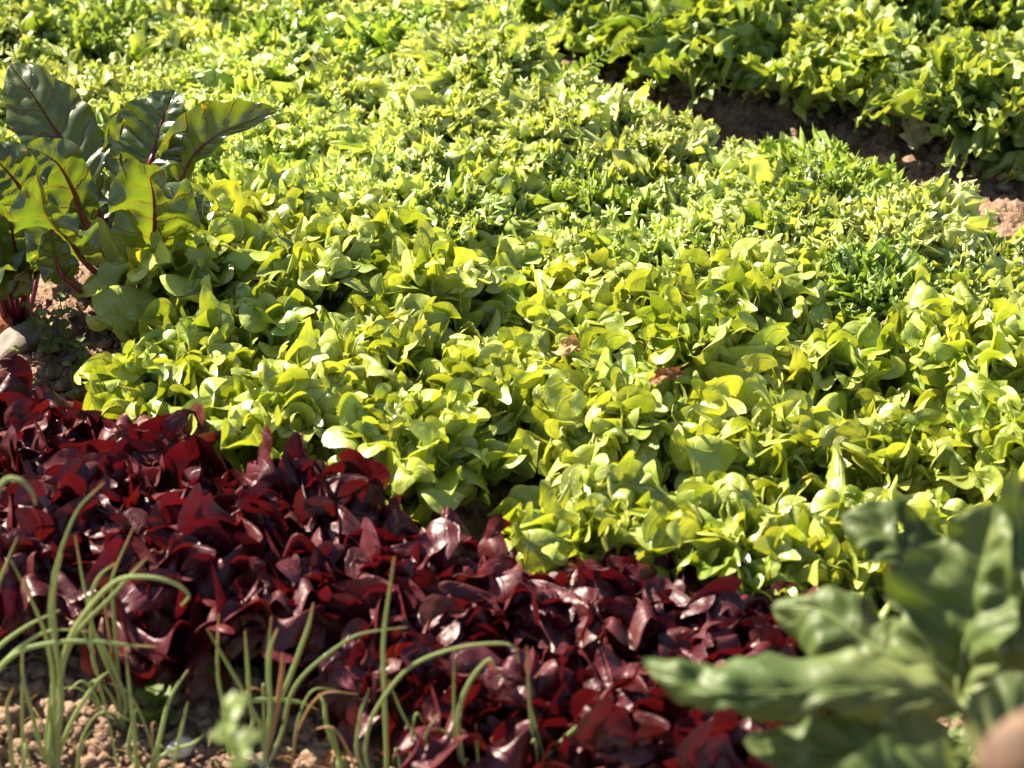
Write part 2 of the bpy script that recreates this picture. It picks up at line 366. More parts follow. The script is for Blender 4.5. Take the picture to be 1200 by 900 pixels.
def add_ears(mb, V, A, nu, nv, cnt, rs, R0):
    G = V.reshape(nu + 1, nv + 1, 3); gu = np.gradient(G, axis=0); gv = np.gradient(G, axis=1)
    Nn = unit_(np.cross(gv, gu)).reshape(-1, 3); U = unit_(gu).reshape(-1, 3)
    k0 = rs.rand()
    for i in range(cnt):
        a0 = -1 + 2 * (i + .5 + rs.uniform(-.3, .3)) / cnt          # runs round the margin from one side over the tip to the other
        if abs(a0) > .45: vi = nv if a0 > 0 else 0; ui = int(nu * np.interp(abs(a0), [.45, 1], [.93, .52])); sd = 1 if a0 > 0 else -1
        else: ui = nu; vi = int(round((a0 / .45 * .5 + .5) * nv)); sd = a0 / .45
        j = ui * (nv + 1) + vi; p = V[j]
        side = unit_(np.gradient(G, axis=1)[ui, vi]); d = unit_(U[j] * (1.1 - abs(sd) * .55) + side * sd * 1.0 + rs.normal(0, .15, 3))
        nn = Nn[j]; a = unit_(np.cross(d, nn)); c = np.cross(a, d); tl = rs.uniform(-1.05, .75)
        d2 = d * math.cos(tl) + c * math.sin(tl); c2 = np.cross(a, d2)
        n = 14; m_ = 5; th = np.linspace(-1.9, 1.9, n + 1)[None, :]; r = np.linspace(0, 1, m_ + 1)[:, None]
        R1 = R0 * rs.uniform(.75, 1.3); Rr = R1 * r * (1 + .10 * np.sin(th * 2.3 + rs.rand() * 6))
        x = Rr * np.sin(th); y = Rr * np.cos(th)
        z = R1 * (rs.uniform(-.7, .7) * r ** 2 * .6 * np.cos(th) + .20 * r ** 1.5 * np.sin(th * rs.uniform(1.5, 3) + rs.rand() * 6) - .3 * rs.rand() * r ** 3)
        E = p - d * R1 * .45 + (x + 0 * r)[..., None] * a + y[..., None] * d2 + z[..., None] * c2
        AA = np.stack([.75 + .25 * np.broadcast_to(r, x.shape), .15 + .8 * np.abs(np.broadcast_to(th / 1.9, x.shape)), np.broadcast_to(smooth(r, .7, 1), x.shape)], -1)
        mb.add(E.reshape(-1, 3), grid_faces(m_, n), AA.reshape(-1, 3))
def unit_(v): return v / (np.linalg.norm(v, axis=-1, keepdims=True) + 1e-9)
def add_frills(mb, V, A, cnt, rs, R0, fr=True):
    idx = np.where(((np.abs(A[:, 1]) > .97) & (A[:, 0] > .45)) | (A[:, 0] > .97))[0]
    ctr = V[(A[:, 0] > .35) & (A[:, 0] < .5)].mean(0)
    for _ in range(cnt):
        p = V[idx[rs.randint(len(idx))]]; d = p - ctr; d = d / np.linalg.norm(d) + np.array([0, 0, .55]) + rs.normal(0, .35, 3); d /= np.linalg.norm(d)
        a = np.cross(d, rs.normal(0, 1, 3)); a /= np.linalg.norm(a); c = np.cross(a, d)
        FV, FF, FA = fan(rs, R0 * rs.uniform(.7, 1.25), fr)
        mb.add(p - d * R0 * .25 + FV[:, :1] * a + FV[:, 1:2] * d + FV[:, 2:] * c, FF, FA)
def library(kind, mat, name, nu, nv, LL, WW, P0, P1, per=5, seed=0, cup=(.5, 1.1), ruf=1.0, bw=.2):
    rs = np.random.RandomState(seed); F = grid_faces(nu, nv); lib = []
    for b in range(BINS):
        t = b / (BINS - 1); row = []
        for k in range(per):
            L = np.interp(t, [0, .5, 1], LL) * rs.uniform(.9, 1.1); W = np.interp(t, [0, .5, 1], WW) * rs.uniform(.88, 1.15)
            V, A = blade(nu, nv, L, W, R(np.interp(t, [0, .5, 1], P0) + rs.uniform(-7, 7)), R(np.interp(t, [0, .5, 1], P1) + rs.uniform(-22, 18)),
                         rs.uniform(1.2, 2.2), np.interp(t, [0, 1], cup) * rs.uniform(.7, 1.3), rs, kind, base_w=bw, ruf=ruf)
            mb_ = MB().add(V, F, A)
            if kind == 'oak': add_ears(mb_, V, A, nu, nv, rs.randint(4, 7) if mat is M_RED else rs.randint(5, 9), rs, W * rs.uniform(.40, .54))
            else: add_frills(mb_, V, A, 16, rs, .0135 if kind == 'frisee' else .019, kind == 'frisee')
            me = mb_.mesh(name, mat); row.append(me)
        lib.append(row)
    return lib
def build_head(name, label, cat, group, loc, lib, n, rs, scale=1.0, flat=1.0, lean=(0, 0)):
    root = thing(name, label, cat, loc, group)
    for t, a in head_spec(n, None, rs):
        b = min(BINS - 1, max(0, int(round(t * (BINS - 1) + rs.uniform(-.4, .4)))))
        o = bpy.data.objects.new('leaf', lib[b][rs.randint(len(lib[b]))])
        sc = scale * rs.uniform(.88, 1.12)
        o.rotation_euler = Euler((rs.uniform(-.14, .14) - lean[1], rs.uniform(-.14, .14) + lean[0], a))
        o.scale = (sc * rs.choice([-1, 1]) if False else sc, sc, sc * flat)
        rad = .012 * (1 - t)
        o.location = (-math.sin(a) * rad, math.cos(a) * rad, .004 + .02 * t)
        link(o, root)
    return root

LIB_G = library('oak', M_GREEN, 'green_leaf', 44, 32, (.104, .116, .094), (.032, .033, .025), (49, 24, 5), (78, 44, 12), seed=12, cup=(.5, 1.1), per=7)
LIB_R = library('oak', M_RED, 'red_leaf', 42, 30, (.094, .102, .082), (.032, .032, .025), (52, 26, 5), (82, 50, 14), seed=23, cup=(.5, 1.1), per=7, ruf=1.15)
ORD = ['first', 'second', 'third', 'fourth', 'fifth', 'sixth', 'seventh', 'eighth', 'ninth', 'tenth', 'eleventh', 'twelfth']

def rows(defs, zc, fn):
    for rname, pts in defs:
        vis = 0
        for k, p in enumerate(pts):
            fn(rname, k, len(pts), at_z(p[0], p[1], zc), p)

rsG = np.random.RandomState(101)
GREEN_ROWS = [
    ('row beside the red lettuces', [(195, 425), (340, 485), (480, 505), (700, 595), (850, 610), (1005, 620), (1160, 610), (1300, 620)]),
    ('second row behind the red', [(290, 365), (435, 400), (585, 435), (735, 485), (890, 500), (1045, 500), (1200, 500)]),
    ('third row behind the red', [(215, 300), (365, 305), (515, 325), (665, 360), (820, 390), (975, 400), (1125, 395), (1270, 420)]),
    ('rearmost row, against the endives', [(300, 235), (425, 262), (640, 300), (785, 325), (900, 340)]),
]
def mk_green(rname, k, n, p, px):
    lab = 'pale green lettuce, %s from the left in the %s' % (ORD[k], rname)
    build_head('green_oak_leaf_lettuce', lab, 'lettuce', 'green oak leaf lettuces planted close together across the bed',
               (p.x + rsG.uniform(-.01, .01), p.y + rsG.uniform(-.01, .01), ground(p.x, p.y)), LIB_G, 24, rsG, scale=rsG.uniform(1.02, 1.24))
rows(GREEN_ROWS, .10, mk_green)

rsR = np.random.RandomState(55)
RED_ROWS = [
    ('row touching the green', [(-70, 480), (65, 510), (200, 568), (340, 628), (475, 688), (605, 712), (740, 716), (880, 750)]),
    ('middle row of red lettuces', [(-20, 565), (120, 600), (260, 640), (400, 688), (530, 740), (665, 772), (805, 812), (945, 850)]),
    ('front row by the onions', [(-60, 635), (60, 655), (195, 685), (330, 715), (475, 768), (600, 832), (740, 868), (880, 900)]),
]
def mk_red(rname, k, n, p, px):
    lab = 'dark red lettuce, %s from the left in the %s' % (ORD[k], rname)
    build_head('red_oak_leaf_lettuce', lab, 'lettuce', 'red oak leaf lettuces along the near side of the bed',
               (p.x + rsR.uniform(-.01, .01), p.y + rsR.uniform(-.01, .01), ground(p.x, p.y)), LIB_R, 17, rsR, scale=rsR.uniform(1.1, 1.38))
rows(RED_ROWS, .075, mk_red)

# frisee: individual outer leaves around a frilled heart
LIB_F = library('frisee', M_FRISEE, 'endive_outer_leaf', 46, 44, (.140, .140, .12), (.034, .034, .030), (55, 34, 10), (84, 50, 18), seed=31, cup=(.5, .9), bw=.25, per=4)
LIB_C = library('curly', M_CURLY, 'curly_outer_leaf', 40, 36, (.17, .16, .14), (.045, .044, .036), (55, 34, 10), (88, 54, 18), seed=37, cup=(.5, .9), bw=.25, per=4)
def hearts(kind, mat, name, count, seed, n, L, W, nu, nv):
    rs = np.random.RandomState(seed); F = grid_faces(nu, nv); res = []
    for h in range(count):
        mb = MB()
        for i in range(n):
            t = i / (n - 1)
            V, A = blade(nu, nv, L * np.interp(t, [0, 1], (1.05, .78)) * rs.uniform(.85, 1.12), W * rs.uniform(.8, 1.15), R(np.interp(t, [0, 1], (50, 2)) + rs.uniform(-6, 6)),
                         R(np.interp(t, [0, 1], (62, 2)) + rs.uniform(-22, 22)), rs.uniform(1.2, 2.2), rs.uniform(.5, 1.0), rs, kind, base_w=.25, ruf=1.25)
            V = rotz(V + np.array([0, .01 * (1 - t), .01]), 2.39996 * i + rs.uniform(-.3, .3)); mb.add(V, F, A)
            add_frills(mb, V, A, 14 if kind == 'frisee' else 9, rs, .0128 if kind == 'frisee' else .018, kind == 'frisee')
        res.append(mb.mesh(name, mat))
    return res
H_F = hearts('frisee', M_FRISEE, 'heart', 5, 71, 26, .125, .025, 34, 30)
H_C = hearts('curly', M_CURLY, 'heart', 3, 77, 22, .155, .036, 34, 28)
rsF = np.random.RandomState(9)
def mk_fr(name, what, cat, grp, lib, H, zrow, outer, smin, smax):
    def f(rname, k, n, p, px):
        lab = '%s, %s from the left in the %s' % (what, ORD[k], rname)
        root = thing(name, lab, cat, (p.x + rsF.uniform(-.012, .012), p.y + rsF.uniform(-.012, .012), ground(p.x, p.y)), grp)
        sc = rsF.uniform(smin, smax)
        h = bpy.data.objects.new('heart', H[rsF.randint(len(H))]); h.rotation_euler = (rsF.uniform(-.1, .1), rsF.uniform(-.1, .1), rsF.rand() * 6.28)
        h.scale = (sc * 1.05, sc * 1.05, sc); link(h, root)
        a = rsF.rand() * 6.28
        for i in range(outer):
            a += 6.283 / outer * 1.0 + rsF.uniform(-.2, .2)
            o = bpy.data.objects.new('outer_leaf', lib[rsF.randint(2)][rsF.randint(4)]); s_ = sc * rsF.uniform(.85, 1.1)
            o.rotation_euler = (rsF.uniform(-.12, .12), rsF.uniform(-.12, .12), a); o.scale = (s_, s_, s_); o.location = (0, 0, .006); link(o, root)
    return f
FR_ROWS = [
    ('row nearest the green lettuces', [(330, 190), (440, 215), (550, 245), (665, 262), (785, 285), (905, 300), (1020, 320), (1130, 330), (1240, 330)]),
    ('second row from the lettuces', [(-30, 160), (90, 150), (215, 140), (340, 125), (460, 150), (580, 175), (700, 200), (820, 225), (935, 240), (1050, 262), (1160, 280), (1265, 300)]),
    ('third row from the lettuces', [(-50, 85), (60, 80), (180, 75), (300, 70), (420, 85), (535, 105), (650, 130), (765, 155), (880, 180), (985, 205)]),
    ('fourth row from the lettuces', [(0, 15), (115, 15), (230, 15), (345, 25), (460, 40), (570, 72), (672, 115)]),
    ('farthest row at the top edge', [(-50, -45), (60, -45), (170, -45), (285, -40), (395, -25), (500, 0)]),
]
rows(FR_ROWS, .10, mk_fr('curly_endive', 'yellow green curly endive', 'endive', 'curly endives filling the upper bed', LIB_F, H_F, .1, 9, .88, 1.08))
BK_ROWS = [
    ('row beyond the soil path', [(600, -62), (725, -30), (845, 4), (975, 36), (1145, 76), (1275, 94)]),
    ('second row beyond the soil path', [(680, -130), (800, -115), (915, -90), (1045, -60), (1150, -40), (1260, -20)]),
]
rows(BK_ROWS, .11, mk_fr('curly_lettuce', 'large frilly green lettuce', 'lettuce', 'frilly lettuces beyond the soil path', LIB_C, H_C, .1, 8, .9, 1.0))

# ---------------------------------------------------------------- leaves along a 3D rib (beet, spinach beet, weeds)
def catmull(P, n):
    P = [np.array(p, float) for p in P]; P = [2 * P[0] - P[1]] + P + [2 * P[-1] - P[-2]]
    out = []; segs = len(P) - 3
    for q in np.linspace(0, segs - 1e-9, n):
        i = int(q); t = q - i; a, b, c, d = P[i:i + 4]
        out.append(.5 * ((2 * b) + (-a + c) * t + (2 * a - 5 * b + 4 * c - d) * t * t + (-a + 3 * b - 3 * c + d) * t ** 3))
    return np.array(out)
def unit(v): return v / (np.linalg.norm(v, axis=-1, keepdims=True) + 1e-9)
def rib_leaf(pts, W, normal, rs, cup=.6, ruf=.12, nu=40, nv=20, wl=None, asym=(1, 1), shape='ovate', bumpy=.0, holes=None, wfreq=2.5):
    C = catmull(pts, nu + 1); T = unit(np.gradient(C, axis=0)); Nn = np.array(normal, float)
    side = unit(np.cross(T, Nn)); nor = unit(np.cross(side, T))
    s = np.linspace(0, 1, nu + 1)[:, None]; v = np.linspace(-1, 1, nv + 1)[None, :]; av = np.abs(v)
    if shape == 'ovate': prof = np.sin(math.pi * np.clip(s, 0, 1) ** .72) ** .62
    elif shape == 'spoon': prof = .15 + .85 * smooth(s, .1, .6) * np.sqrt(np.clip(1 - ((s - .62) / .39) ** 2 * (s > .62), 0, 1))
    else: prof = np.sin(math.pi * s ** .9) ** .8
    prof = prof + .02
    sg = np.where(v >= 0, asym[0], asym[1]); ph = rs.rand(8) * 6.28
    w_ = W * prof * sg * (1 + .05 * np.sin(30 * s + ph[0]) * av ** 3 + .06 * np.sin(13 * s + ph[1] + v) * av ** 2)
    L = np.linalg.norm(np.diff(C, axis=0), axis=1).sum()
    xx = w_ * np.sin(cup * v) / cup; nn = w_ * (1 - np.cos(cup * v)) / cup
    nn = nn + W * ruf * 1.25 * prof * (av ** 1.5 * np.sin(6.283 * wfreq * s + np.where(v > 0, ph[2], ph[3])) + .5 * av ** 2.5 * np.sin(6.283 * wfreq * 2.3 * s + ph[4]))
    # quilting between the side veins
    q = (s - av * .16) * 7; nn = nn + W * .13 * prof * np.abs(np.sin(math.pi * q)) * (1 - av ** 4) * np.minimum(av * 5, 1)
    if bumpy:
        nn = nn + W * bumpy * prof ** .5 * fbm(np.stack([np.broadcast_to(s * L / W * 1.7 + ph[5], xx.shape), np.broadcast_to(v * 1.7 + ph[6], xx.shape), np.full(xx.shape, ph[7])], -1), 2)
    V = C[:, None, :] + side[:, None, :] * xx[..., None] + nor[:, None, :] * nn[..., None]
    A = np.stack([np.broadcast_to(s, xx.shape), np.broadcast_to(v, xx.shape), np.broadcast_to(smooth(av, .7, 1), xx.shape)], -1)
    F = grid_faces(nu, nv)
    if holes:
        sv = A.reshape(-1, 3)[F].mean(1); keep = np.ones(len(F), bool)
        for (hs, hv, hr) in holes: keep &= ((sv[:, 0] - hs) / hr) ** 2 + ((sv[:, 1] - hv) * .5 / hr) ** 2 > 1
        F = F[keep]
    return V.reshape(-1, 3), F, A.reshape(-1, 3)
def tube(pts, radii, n=24, sides=8, flat=1.0):
    C = catmull(pts, n + 1); T = unit(np.gradient(C, axis=0)); ref = np.array([.13, 1, .07])
    a = unit(np.cross(T, ref)); b = np.cross(T, a)
    r = np.interp(np.linspace(0, 1, n + 1), np.linspace(0, 1, len(radii)), radii)[:, None, None]
    th = np.linspace(0, 2 * math.pi, sides + 1)[None, :, None]
    V = C[:, None, :] + r * (np.cos(th) * a[:, None, :] + flat * np.sin(th) * b[:, None, :])
    s = np.linspace(0, 1, n + 1)[:, None]
    A = np.stack([np.broadcast_to(s, (n + 1, sides + 1)), np.full((n + 1, sides + 1), .5), np.zeros((n + 1, sides + 1))], -1)
    return V.reshape(-1, 3), grid_faces(n, sides), A.reshape(-1, 3)

def leafy_plant(name, label, cat, base, leaves, mat, smat, rs, group=None):
    """leaves: dicts with rib=[(px,py,Y)...] world points, petiole points start at the base"""
    root = thing(name, label, cat, base, group); b = np.array(base)
    for d in leaves:
        rib = [np.array(p) - b for p in d['rib']]
        V, F, A = rib_leaf(rib, d['w'], d.get('n', (0, -.5, .8)), rs, d.get('cup', .6), d.get('ruf', .15), asym=d.get('asym', (1, 1)), bumpy=d.get('bumpy', .08),
                           holes=d.get('holes'), shape=d.get('shape', 'ovate'), wfreq=d.get('wf', 2.5))
        lf = MB().add(V, F, A).obj('leaf', d.get('mat', mat), root)
        if d.get('label'): lf['label'] = d['label']
        stalk = [np.array(p) - b for p in d['stalk']] + [rib[0]] + rib[1:-1]
        k = len(d['stalk']); rad = d.get('r', .0034 if name == 'spinach_beet_plant' else .0037)
        n_all = len(stalk)
        radii = [rad * 1.35] + [rad] * (k) + list(np.linspace(rad * .62, rad * .12, n_all - k - 1))
        MB().add(*tube(stalk, radii, 36, 8)).obj('stalk', smat, lf)
    return root

# beetroot plants, upper left
rsB = np.random.RandomState(5)
def Y_(pts, Y0, dY=0.0):
    n = len(pts); return [tuple(at_y(x, y, Y0 + dY * k / max(1, n - 1))) for k, (x, y) in enumerate(pts)]
def base_at(px, py):
    p = at_z(px, py); return (p.x, p.y, ground(p.x, p.y))
b1 = base_at(150, 362); Yb = b1[1]
bc = lambda dx=0, dy=0: (b1[0] + dx, b1[1] + dy, b1[2] + .01)
leaves1 = [
    dict(rib=Y_([(106, 214), (88, 185), (62, 148), (36, 108), (12, 76)], Yb + .05, .10), w=.050, n=(-.1, -.5, .85), cup=.5, stalk=[bc(-.01), tuple(at_y(128, 290, Yb + .02))], ruf=.14),
    dict(rib=Y_([(174, 200), (180, 178), (187, 150), (196, 125), (206, 106)], Yb + .02, .05), w=.045, n=(-.35, -.7, .5), cup=.5, stalk=[bc(0), tuple(at_y(160, 280, Yb))], ruf=.12),
    dict(rib=Y_([(212, 215), (228, 183), (250, 162), (285, 145), (325, 130)], Yb + .02, .0), w=.030, n=(-.2, -.75, .55), cup=.9, asym=(.5, 1.5), stalk=[bc(.01), tuple(at_y(185, 290, Yb))], ruf=.18),
    dict(rib=Y_([(180, 292), (181, 262), (180, 232), (176, 208), (192, 198)], Yb - .06, -.05), w=.050, n=(.05, -.95, .25), cup=.35, stalk=[bc(.005, -.01), tuple(at_y(172, 325, Yb - .03))], ruf=.2,
         holes=[(.83, .35, .05)], label='yellow green beet leaf with an eaten hole and yellow spots'),
    dict(rib=Y_([(98, 305), (80, 280), (62, 262), (50, 240), (42, 205)], Yb - .08, -.05), w=.046, n=(-.25, -.85, .35), cup=.7, stalk=[bc(-.01, -.01), tuple(at_y(125, 335, Yb - .04))], ruf=.24),
    dict(rib=Y_([(100, 262), (86, 225), (70, 195), (52, 180), (30, 172)], Yb - .02, -.02), w=.032, n=(-.1, -.6, .7), cup=.8, stalk=[bc(-.01, .0), tuple(at_y(125, 315, Yb - .02))], ruf=.25),
    dict(rib=Y_([(160, 262), (150, 215), (140, 180), (142, 150), (160, 128)], Yb + .06, .06), w=.030, n=(.5, -.4, .8), cup=.6, stalk=[bc(.0, .01), tuple(at_y(158, 310, Yb + .04))], ruf=.2),
    dict(rib=Y_([(80, 330), (68, 310), (62, 290), (60, 268)], Yb - .10, -.02), w=.022, n=(.2, -.9, .3), cup=.5, stalk=[bc(-.015, -.01)], ruf=.2, r=.003),
    dict(rib=Y_([(192, 300), (215, 262), (232, 240), (245, 235)], Yb - .02, .04), w=.022, n=(.2, -.5, .8), cup=.5, stalk=[bc(.01, .0)], ruf=.2, r=.003),
    dict(rib=Y_([(132, 318), (120, 268), (112, 232), (104, 190)], Yb - .0, .10), w=.034, n=(.1, -.6, .7), cup=.5, stalk=[bc(-.005, .0)], ruf=.2, r=.003),
]
leafy_plant('beetroot_plant', 'beetroot plant with tall red veined leaves right of the stone, beside the lettuces', 'beetroot', b1, leaves1, M_BEET, M_BEET_STALK, rsB, 'beetroot plants at the left edge')
b2 = base_at(20, 372); Yc = b2[1]
c2 = lambda dx=0, dy=0: (b2[0] + dx, b2[1] + dy, b2[2] + .01)
leaves2 = [
    dict(rib=Y_([(38, 245), (20, 215), (0, 192), (-25, 175)], Yc + .02, .0), w=.040, n=(.1, -.7, .7), cup=.5, stalk=[c2(0), tuple(at_y(40, 310, Yc))]),
    dict(rib=Y_([(10, 260), (-5, 225), (-10, 190), (-30, 150)], Yc + .08, .03), w=.040, n=(.2, -.6, .7), cup=.5, stalk=[c2(0)]),
    dict(rib=Y_([(30, 318), (18, 290), (12, 262), (-10, 240)], Yc - .02, -.03), w=.030, n=(-.2, -.8, .5), cup=.6, stalk=[c2(.005)]),
    dict(rib=Y_([(-15, 300), (-35, 260), (-60, 225), (-90, 200)], Yc, -.03), w=.045, n=(-.2, -.7, .6), cup=.6, stalk=[c2(-.01)]),
    dict(rib=Y_([(-10, 330), (-30, 310), (-50, 300), (-80, 300)], Yc - .06, -.06), w=.035, n=(-.2, -.6, .7), cup=.6, stalk=[c2(-.01, -.01)]),
    dict(rib=Y_([(48, 300), (52, 262), (50, 230), (40, 190)], Yc + .10, .02), w=.034, n=(.2, -.6, .7), cup=.5, stalk=[c2(.01, .01)]),
]
rs3 = np.random.RandomState(77)
for k in range(7):
    a = k * 2.1 + 2.6; d = np.array([math.cos(a), math.sin(a), 0]); L_ = rs3.uniform(.55, .8)
    pts = [tuple(np.array(b2) + d * r_ * L_ + np.array([0, 0, z_ * L_])) for r_, z_ in ((.03, .09), (.06, .15), (.10, .19), (.14, .20), (.18, .18))]
    leaves2.append(dict(rib=pts, w=.036, n=tuple(-d * .5 + np.array([0, 0, .8])), cup=.5, ruf=.25, r=.003, stalk=[(b2[0] + d[0] * .01, b2[1] + d[1] * .01, b2[2] + .01)]))
leafy_plant('beetroot_plant', 'beetroot plant cut by the left edge, its red stalks in shade behind the stone', 'beetroot', b2, leaves2, M_BEET, M_BEET_STALK, rsB, 'beetroot plants at the left edge')

# spinach beet plant, near the lens, lower right
D = lambda pts: [tuple(at_d(x, y, d)) for x, y, d in pts]
pc = base_at(1165, 1010); rsC = np.random.RandomState(8)
q = lambda dx=0, dy=0: (pc[0] + dx, pc[1] + dy, pc[2] + .01)
leavesC = [
    dict(rib=D([(1128, 832, 1.76), (1060, 812, 1.75), (980, 808, 1.74), (880, 812, 1.74), (800, 800, 1.75), (752, 772, 1.77)]), w=.046, n=(.0, -.45, .9), cup=-1.2, ruf=.20, bumpy=.16, wf=4,
         asym=(1.05, .45), stalk=[q(), tuple(at_d(1170, 900, 1.78))]),
    dict(rib=D([(1100, 812, 1.84), (1050, 775, 1.85), (1005, 745, 1.86), (955, 715, 1.88), (905, 712, 1.90)]), w=.047, n=(-.1, -.35, .95), cup=-.9, ruf=.2, bumpy=.18,
         stalk=[q(), tuple(at_d(1160, 880, 1.82))]),
    dict(rib=D([(1120, 760, 1.90), (1085, 700, 1.92), (1060, 655, 1.94), (1030, 622, 1.95), (985, 606, 1.96)]), w=.042, n=(.45, -.55, .7), cup=.5, ruf=.2, bumpy=.1,
         holes=[(.68, .3, .035)], stalk=[q(), tuple(at_d(1165, 870, 1.85))], label='pale green leaf with a hole near its tip'),
    dict(rib=D([(1125, 815, 1.80), (1130, 765, 1.80), (1140, 705, 1.80), (1155, 645, 1.80), (1165, 590, 1.80)]), w=.055, n=(-.55, -.8, .25), cup=.9, ruf=.2, bumpy=.12, asym=(.8, 1.1),
         stalk=[q(), tuple(at_d(1160, 880, 1.80))]),
    dict(rib=D([(1185, 790, 1.86), (1190, 730, 1.88), (1195, 660, 1.90), (1200, 600, 1.92), (1215, 570, 1.94)]), w=.05, n=(.3, -.7, .6), cup=.6, ruf=.2, bumpy=.12,
         stalk=[q(.01), tuple(at_d(1185, 880, 1.84))]),
    dict(rib=D([(1130, 888, 1.74), (1060, 882, 1.75), (1000, 880, 1.76), (930, 880, 1.77), (872, 868, 1.78)]), w=.030, n=(.0, -.45, .9), cup=.4, ruf=.25, bumpy=.15,
         stalk=[q(), tuple(at_d(1165, 920, 1.78))], mat=M_CHARD),
    dict(rib=D([(1150, 900, 1.70), (1190, 870, 1.70), (1240, 850, 1.70), (1290, 850, 1.70)]), w=.045, n=(.1, -.45, .9), cup=.4, stalk=[q()]),
    dict(rib=D([(1140, 930, 1.66), (1080, 945, 1.62), (1010, 950, 1.60), (940, 960, 1.60)]), w=.045, n=(.1, -.45, .9), cup=.4, stalk=[q()]),
    dict(rib=D([(1200, 860, 1.80), (1240, 800, 1.80), (1270, 730, 1.82), (1290, 670, 1.84)]), w=.05, n=(.1, -.65, .7), cup=.5, stalk=[q()]),
]
leafy_plant('spinach_beet_plant', 'out of focus leafy green plant with thick puckered leaves in the lower right corner', 'leafy vegetable', pc, leavesC, M_CHARD, M_CHARD_STALK, rsC)
# bright flowering shoot behind it on the right
def sprig(name, label, cat, base, stem, r, lf, mat, rs, group=None, smat=None, shape='ovate', lw=.4, L0=.02, L1=.02, up=.4, pairs=True, cup=.5):
    root = thing(name, label, cat, base, group); b = np.array(base)
    st = [np.array(p) - b for p in stem]
    MB().add(*tube(st, [r, r * .8, r * .4], 20, 6)).obj('stem', smat or mat, root)
    C = catmull(st, 60)
    for k in range(lf):
        t = .2 + .8 * k / max(1, lf - 1); i = int(t * 59)
        for sd_ in ((0, math.pi) if pairs and t < .98 else (0,)):
            a = k * 1.57 + sd_ + rs.uniform(-.4, .4); L = (L0 + (L1 - L0) * t) * rs.uniform(.8, 1.2)
            d = np.array([math.cos(a), math.sin(a), up + rs.uniform(-.2, .3)]); d /= np.linalg.norm(d)
            p = C[i]; rib = [p, p + d * L * .4, p + d * L * .75 + np.array([0, 0, -.06 * L]), p + d * L + np.array([0, 0, -.18 * L])]
            V, F, A = rib_leaf(rib, L * lw, (0.01, 0.02, 1), rs, cup, .12, 12, 8, shape=shape)
            MB().add(V, F, A).obj('leaf', mat, root)
    return root
rsW = np.random.RandomState(12)
def weed(px, py, h, label, lf=4, L0=.018, L1=.014, lean=(0, 0), r=.0011, cat='weed', group='small weeds', mat=M_WEED, lw=.42, up=.4, name='weed'):
    b = base_at(px, py); t = np.array(b)
    stem = [t, t + np.array([lean[0] * .3, lean[1] * .3, h * .5]), t + np.array([lean[0], lean[1], h])]
    return sprig(name, label, cat, b, stem, r, lf, mat, rsW, group, lw=lw, L0=L0, L1=L1, up=up)
weed(30, 458, .055, 'pale sunlit seedling on the soil just above the red lettuces', 3, .012, .012, group=None)
weed(60, 425, .07, 'thin shaded weed between the pale stone and the green lettuce', 4)
weed(78, 410, .10, 'taller shaded weed beneath the beet stalks left of the green lettuce', 5)
weed(42, 400, .06, 'small weed growing over the pale stone', 3)
weed(88, 465, .05, 'tiny weed at the lower left foot of the green lettuce', 3, .012, .010)
weed(100, 440, .06, 'short weed in deep shade touching the left green lettuce', 4, .014, .012)
weed(292, 255, .15, 'upright small leaved weed rising right of the beetroot against the endives', 6, .02, .014, r=.0013, mat=M_WEED)
weed(1045, 168, .15, 'pale upright weed with rounded leaves at the foot of the far lettuces', 6, .032, .02, r=.0018)
weed(185, 850, .055, 'broad leaved weed seedling on the sunlit soil between the onions', 4, .026, .02, lw=.45)
weed(175, 822, .045, 'little weed seedling under the red lettuces above the onions', 3, .02, .018)
weed(262, 822, .04, 'weed seedling left of the tall onion leaves below red lettuce', 3, .02, .016)
weed(395, 830, .03, 'small weed seedling right of the onion clump on dark soil', 3, .012, .012)
# nearer blurred weed in front of the onions
bw = base_at(300, 1330); t = np.array(bw)
sprig('leafy_weed', 'blurred pale leafy weed in front of the onions near the bottom edge', 'weed', bw,
      [t, np.array(at_y(330, 1010, bw[1])), np.array(at_y(285, 900, bw[1])), np.array(at_y(262, 822, bw[1]))], .0016, 9, M_WEED, rsW, lw=.42, L0=.024, L1=.016, up=.25)
b = base_at(1235, 930); t = np.array(b)
for lab, pts, nl in (('out of focus yellow green shoot beside the large leaves at the right edge', [(1215, 840), (1190, 760), (1168, 700)], 10),
                     ('blurred leafy shoot at the right edge above the brown seed head', [(1235, 820), (1215, 740), (1196, 660)], 10)):
    bb = tuple(np.array(b) + np.array([rsW.uniform(-.01, .02), rsW.uniform(0, .03), 0]))
    sprig('leafy_shoot', lab, 'weed', bb, [np.array(bb)] + [np.array(at_y(x, y, b[1])) for x, y in pts], .003, nl, M_WEED, rsW, lw=.3, L0=.04, L1=.03, up=.5)
for k_, (x_, lab) in enumerate(((1085, 'low blurred green sprout below the large leaves near the bottom edge'), (1120, 'second low blurred green sprout next to the brown seed head'))):
    bb = base_at(x_, 960); t = np.array(bb)
    sprig('green_sprout', lab, 'weed', bb, [t, t + np.array([0, 0, .08]), t + np.array([.01, 0, .15])], .002, 6, M_WEED, rsW, lw=.35, L0=.04, L1=.03, up=.5)

